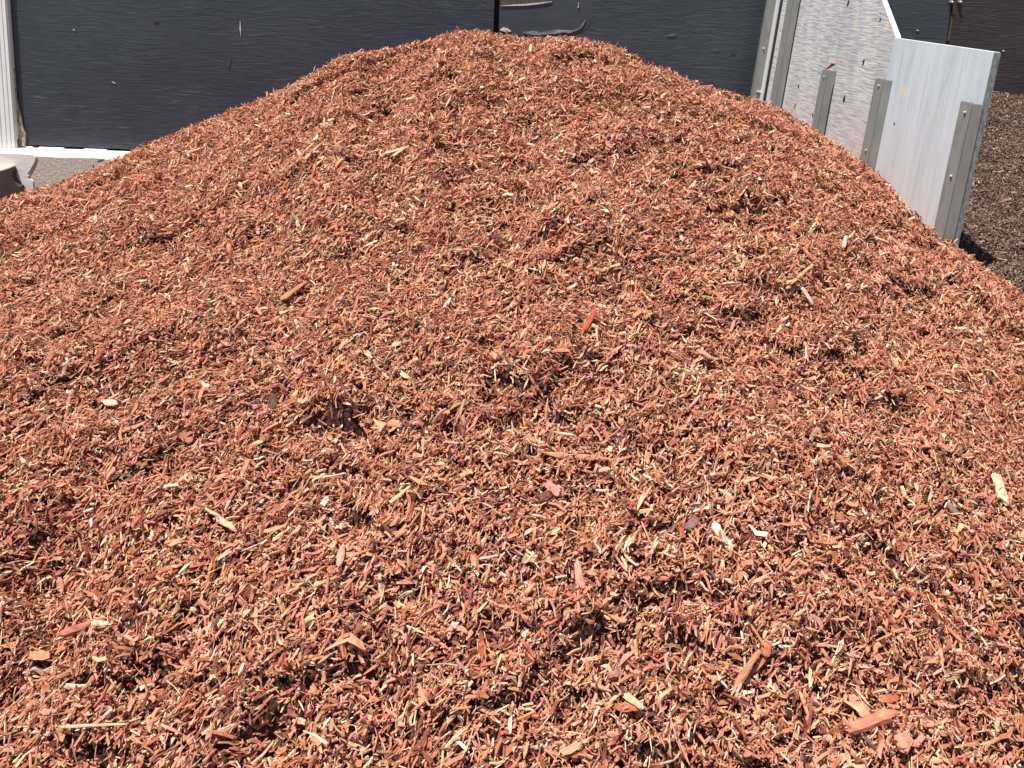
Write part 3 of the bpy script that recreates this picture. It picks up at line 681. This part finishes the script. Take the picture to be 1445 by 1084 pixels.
# ------------------------------------------------------------------ the chips that stand out one by one
def single_chip(name, a, b, wpx, color, label, cat, thick=.5, lift=.014, pale_top=False, bend=0.0, shape=None, tip=0.0, seed=0, base=None):
    """a,b: where its two ends lie on the pile (pixels of the photograph), set on the heap's surface there"""
    if base is None: pa, pb = hit_pile(*a), hit_pile(*b)
    else: pa, pb = base
    g = np.random.default_rng(seed + int(a[0] * 7 + a[1]))
    mid = (pa + pb) / 2; dist = np.linalg.norm(mid - CAM); ax = pb - pa
    # on a rough surface long rays may slip between lumps: hold the length to what the pixels give at this distance
    L = math.hypot(b[0] - a[0], b[1] - a[1]) / F * dist * 1.12
    t, bb, nn = surf_frame(np.array([mid[0]]), np.array([mid[1]]), height, 0.12); n = nn[0]
    # direction on the surface that looks like a->b
    da = ray(*a); db = ray(*b); kk = float((mid - CAM) @ n); A = CAM + da * (kk / float(da @ n)); B = CAM + db * (kk / float(db @ n))
    e1 = (B - A) if base is None else ax; L = min(max(np.linalg.norm(e1), L * .9), L * 1.5) if base is None else np.linalg.norm(ax); e1 = e1 / np.linalg.norm(e1)
    e2 = np.cross(n, e1); e2 /= np.linalg.norm(e2); e3 = np.cross(e1, e2)
    W = wpx / F * dist * 1.05; T = W * thick
    ns = 9; bm = bmesh.new(); rings = []
    for i in range(ns):
        s = -1 + 2 * i / (ns - 1)
        if shape == "leaf": k = max(0.12, math.sqrt(max(0, 1 - s * s)) ** .8)
        elif shape == "wedge": k = max(0.10, .5 + .5 * s)
        elif shape == "block": k = 0.85 if abs(s) == 1 else 1
        else: k = (0.45 if abs(s) == 1 else 1.0 - .18 * s)
        k *= g.uniform(.86, 1.1); zt = bend * L * (1 - s * s)
        r_ = []
        for (u, v) in ((-1, -.6), (-.6, -1), (.6, -1), (1, -.6), (1, .5), (.55, 1), (-.55, 1), (-1, .5)):
            jag = g.normal(0, .05) * L if abs(s) == 1 else 0
            p = mid + n * (lift - .006 + T / 2) + e1 * (s * L / 2 + jag) + e2 * (u * W / 2 * k * g.uniform(.92, 1.06) + .12 * W * math.sin(2.2 * s + seed)) + e3 * (v * T / 2 * (.5 + .5 * k) * g.uniform(.85, 1.1) + zt + tip * s * L / 2)
            r_.append(bm.verts.new(p - mid))
        rings.append(r_)
    for a_, b_ in zip(rings[:-1], rings[1:]):
        for j in range(8): bm.faces.new((a_[j], a_[(j + 1) % 8], b_[(j + 1) % 8], b_[j]))
    bm.faces.new(rings[0][::-1]); bm.faces.new(rings[-1])
    bmesh.ops.recalc_face_normals(bm, faces=bm.faces)
    me = bpy.data.meshes.new(name); bm.to_mesh(me); bm.free()
    co = np.empty(len(me.vertices) * 3, np.float32); me.vertices.foreach_get("co", co); co = co.reshape(-1, 3)
    loc = np.stack([co @ e1, co @ e2, co @ e3], -1).astype(np.float32) + g.uniform(0, 9, 3).astype(np.float32)
    at = me.attributes.new("grain", 'FLOAT_VECTOR', 'POINT'); at.data.foreach_set("vector", loc.ravel())
    c = np.ones((len(co), 4), np.float32); c[:, :3] = np.array(color) * g.normal(1, .15, (len(co), 1)).clip(.6, 1.3) * g.normal(1, .05, (len(co), 3))
    at = me.attributes.new("tint", 'FLOAT_COLOR', 'POINT'); at.data.foreach_set("color", c.ravel())
    o = link_mesh(name, me, MAT_CHIP); o.location = mid
    return tag(o, label, cat, "large wood pieces lying on the red mulch")
PINK, ORG, CREAM, TAN, DKRED, MAUVE, DKBR = (.52, .22, .16), (.56, .25, .14), (.70, .52, .35), (.62, .38, .22), (.36, .075, .05), (.24, .125, .12), (.10, .052, .042)
WC = "wood chip"
for (nm, a, b, w, colr, lab, kw) in [
    ("wood_splinter", (820, 470), (839, 445), 7, DKRED, "deep red flat splinter lying alone right of the heap's middle", dict(thick=.25, lift=.02)),
    ("wood_stick", (778, 642), (853, 650), 6.5, (.46, .22, .13), "long straight brown pink stick lying level just below the heap's middle", dict(bend=-.02)),
    ("wood_chip", (1403, 676), (1408, 711), 13, CREAM, "broad upright cream chip near the heap's right edge", dict(thick=.3, shape="block", lift=.02)),
    ("wood_chip", (1010, 748), (1027, 778), 9, (.74, .57, .40), "thick cream white chip slanting down right beside a mauve chip", dict(thick=.7, lift=.018)),
    ("wood_chip", (966, 745), (985, 735), 9, MAUVE, "flat mauve grey chip just up left of a thick cream chip", dict(thick=.3, shape="leaf")),
    ("wood_chip", (390, 562), (386, 584), 9, DKBR, "dark brown bark chip beside a black hollow left of centre", dict(thick=.5, lift=.02)),
    ("wood_chip", (534, 594), (545, 611), 13, (.68, .36, .20), "pale orange pointed block chip near a folded orange chip left of centre", dict(shape="wedge", lift=.02)),
    ("wood_chip", (552, 598), (568, 604), 9, ORG, "folded orange chip just right of a pale orange pointed chip", dict(bend=.1)),
    ("wood_block", (755, 711), (772, 707), 10, (.17, .07, .055), "dark brown red block of wood under a square pink chip", dict(thick=.8, shape="block", lift=.02)),
    ("wood_chip", (772, 688), (783, 702), 11, PINK, "square pink chip resting over a dark brown block", dict(thick=.3, shape="block", lift=.03)),
    ("wood_chip", (476, 810), (486, 779), 9, (.58, .30, .23), "fat pale pink chip standing nearly upright in lower left centre", dict(thick=.6, shape="leaf", lift=.02)),
    ("wood_chip", (1203, 993), (1214, 1012), 12, (.56, .25, .16), "broad pink flat chip above a short log near the lower right corner", dict(thick=.25, shape="block", lift=.02)),
    ("wood_log", (1201, 1040), (1251, 1026), 10, (.52, .20, .13), "short pink brown log casting a black shadow near the lower right corner", dict(thick=.9, shape="block", lift=.024)),
    ("wood_curl", (1262, 1060), (1283, 1054), 13, (.56, .24, .16), "curled pink chip right below the end of the short log", dict(thick=.4, bend=.12, lift=.02)),
    ("wood_chip", (490, 902), (509, 918), 8, (.58, .27, .18), "arched salmon chip below a brown triangular chip at lower left", dict(bend=.12, thick=.4, lift=.02)),
    ("wood_chip", (496, 900), (508, 889), 10, (.26, .10, .065), "brown triangular chip above an arched salmon chip", dict(shape="wedge", thick=.5, lift=.02)),
    ("wood_chip", (1337, 718), (1350, 733), 8, (.20, .13, .115), "greyish brown flat chip at the heap's right, below left of the broad cream chip", dict(thick=.3, lift=.02)),
    ("wood_splinter", (99, 1034), (164, 1032), 2.6, (.62, .42, .25), "straw thin straight pale splinter lying level near the lower left corner", dict(thick=.8, lift=.03)),
    ("wood_log", (99, 899), (143, 887), 8, (.40, .14, .09), "red brown log with a pale forked chip at its right end, lower left", dict(thick=.8, lift=.02)),
    ("wood_chip", (137, 886), (160, 889), 5, (.70, .48, .32), "pale forked chip at the right end of a red brown log", dict(thick=.5, lift=.03)),
    ("wood_chip", (46, 927), (71, 936), 10, (.56, .24, .15), "wide salmon chip tapering right near the lower left edge", dict(shape="leaf", thick=.3, lift=.02)),
    ("wood_splinter", (1181, 356), (1190, 334), 5, (.70, .50, .44), "pale pink white sliver standing over a black hollow below the white board", dict(thick=.6, lift=.025)),
    ("wood_chip", (1231, 340), (1251, 348), 6.5, (.70, .46, .34), "eye shaped pale chip right of a black hollow below the white board", dict(shape="leaf", thick=.5, lift=.02)),
    ("wood_stick", (1103, 410), (1164, 359), 4.5, (.58, .30, .16), "long orange tan stick slanting up right below the white board", dict(thick=.8, lift=.02)),
    ("wood_chip", (1129, 411), (1140, 430), 7, (.68, .44, .33), "pale pink chip slanting down right beneath the long orange tan stick", dict(thick=.4, lift=.02)),
    ("wood_chip", (442, 206), (453, 193), 7, (.72, .50, .32), "pale tan chip on the upper left slope above a long pink chip", dict(shape="leaf", thick=.3, lift=.02)),
    ("wood_chip", (433, 227), (451, 211), 6, (.58, .30, .22), "long pink chip on the upper left slope below a pale tan chip", dict(thick=.4, lift=.02)),
    ("wood_stick", (545, 221), (572, 214), 4.5, (.72, .50, .32), "cream stick on the upper slope touching a second slanting stick", dict(thick=.6, lift=.02)),
    ("wood_stick", (553, 227), (577, 212), 4.0, (.64, .42, .27), "thinner slanting tan stick beside the cream stick on the upper slope", dict(thick=.6, lift=.022)),
    ("wood_chip", (400, 428), (434, 405), 7, (.46, .20, .11), "long orange brown chip on the left slope over a dark shadow", dict(thick=.6, lift=.024)),
    ("wood_splinter", (1315, 317), (1320, 302), 3.5, (.26, .05, .035), "thin dark red splinter standing up against the white board", dict(thick=.8, lift=.03)),
    ("wood_chip", (139, 227), (150, 236), 6, (.13, .055, .045), "dark brown chip on the heap's edge in front of the grey concrete", dict(thick=.4, lift=.02)),
    ("wood_chip", (148, 571), (164, 576), 8, (.74, .50, .36), "smooth pale oval chip on the left side of the heap", dict(shape="leaf", thick=.5, lift=.02)),
    ("wood_chip", (310, 735), (333, 753), 6, (.66, .38, .25), "pale salmon chip slanting down right on the lower left slope", dict(thick=.5, lift=.02)),
    ("wood_chip", (455, 719), (463, 711), 7, (.82, .78, .72), "small bright white chip lying left of the heap's middle", dict(shape="block", thick=.5, lift=.02)),
    ("wood_stick", (1036, 965), (1066, 925), 6, (.46, .20, .12), "thick brown stick slanting up right in the lower right of the heap", dict(thick=.8, lift=.024)),
    ("wood_chip", (1072, 924), (1084, 908), 9, (.48, .16, .10), "rust red chip above the upper end of a thick brown stick", dict(thick=.4, lift=.02)),
    ("wood_chip", (872, 1000), (898, 1004), 9, (.50, .14, .06), "orange red chip beside a tilted tan chip at the bottom centre", dict(thick=.4, shape="leaf", lift=.02)),
    ("wood_chip", (885, 991), (903, 1007), 7, (.64, .38, .23), "tilted tan chip lying across an orange red chip at the bottom centre", dict(thick=.4, lift=.034)),
    ("wood_chip", (818, 832), (815, 800), 9, (.54, .26, .20), "upright dusky pink chip with a pale top right of the bottom middle", dict(thick=.5, lift=.02)),
    ]:
    single_chip(nm, a, b, w, colr, lab, {"wood_chip": "wood chip", "wood_splinter": "splinter", "wood_stick": "stick", "wood_log": "log", "wood_block": "wood block", "wood_curl": "wood curl"}[nm], **kw)
# chip caught on top of the shortest channel
def part_world(X, Y, Z):
    v = RB @ Vector((X, Y, Z)); return np.array(v) + np.array(part.location)
y3, z3 = bd(1168, 100, .066)
pa = part_world(-.045, y3 + .085, z3 - .01); pb = part_world(-.03, y3 + .01, z3 + .055)
ck = single_chip("wood_chip", (1160, 104), (1171, 95), 6, (.40, .13, .085), "red brown chip caught on top of the shortest grey channel", "wood chip", thick=.5, shape="wedge", lift=0.0, base=(pa, pb))

# ------------------------------------------------------------------ light
SUN = np.array([-0.24, -0.19, 0.952]); SUN /= np.linalg.norm(SUN)
el = math.asin(SUN[2]); azm = math.atan2(SUN[0], SUN[1])
sun = bpy.data.lights.new("sun", 'SUN'); sun.energy = 5.0; sun.angle = math.radians(0.5); sun.color = (1.0, 0.955, 0.89)
so = bpy.data.objects.new("sun", sun); COL.objects.link(so); so.location = (-6, -3, 10)
so.rotation_euler = Vector(-SUN).to_track_quat('-Z', 'Y').to_euler()
w = bpy.data.worlds.new("World"); scene.world = w; w.use_nodes = True
nt = w.node_tree; bg = nt.nodes["Background"]; sky = nt.nodes.new("ShaderNodeTexSky"); sky.sky_type = 'NISHITA'
sky.sun_disc = False; sky.sun_elevation = el; sky.sun_rotation = azm; sky.air_density = 1.0; sky.dust_density = 1.0
nt.links.new(sky.outputs[0], bg.inputs["Color"]); bg.inputs["Strength"].default_value = 0.052
scene.view_settings.view_transform = 'Standard'; scene.view_settings.look = 'None'
scene.view_settings.exposure = 0.64; scene.view_settings.gamma = 1
scene.cycles.max_bounces = 6; scene.cycles.diffuse_bounces = 3; scene.cycles.use_denoising = True
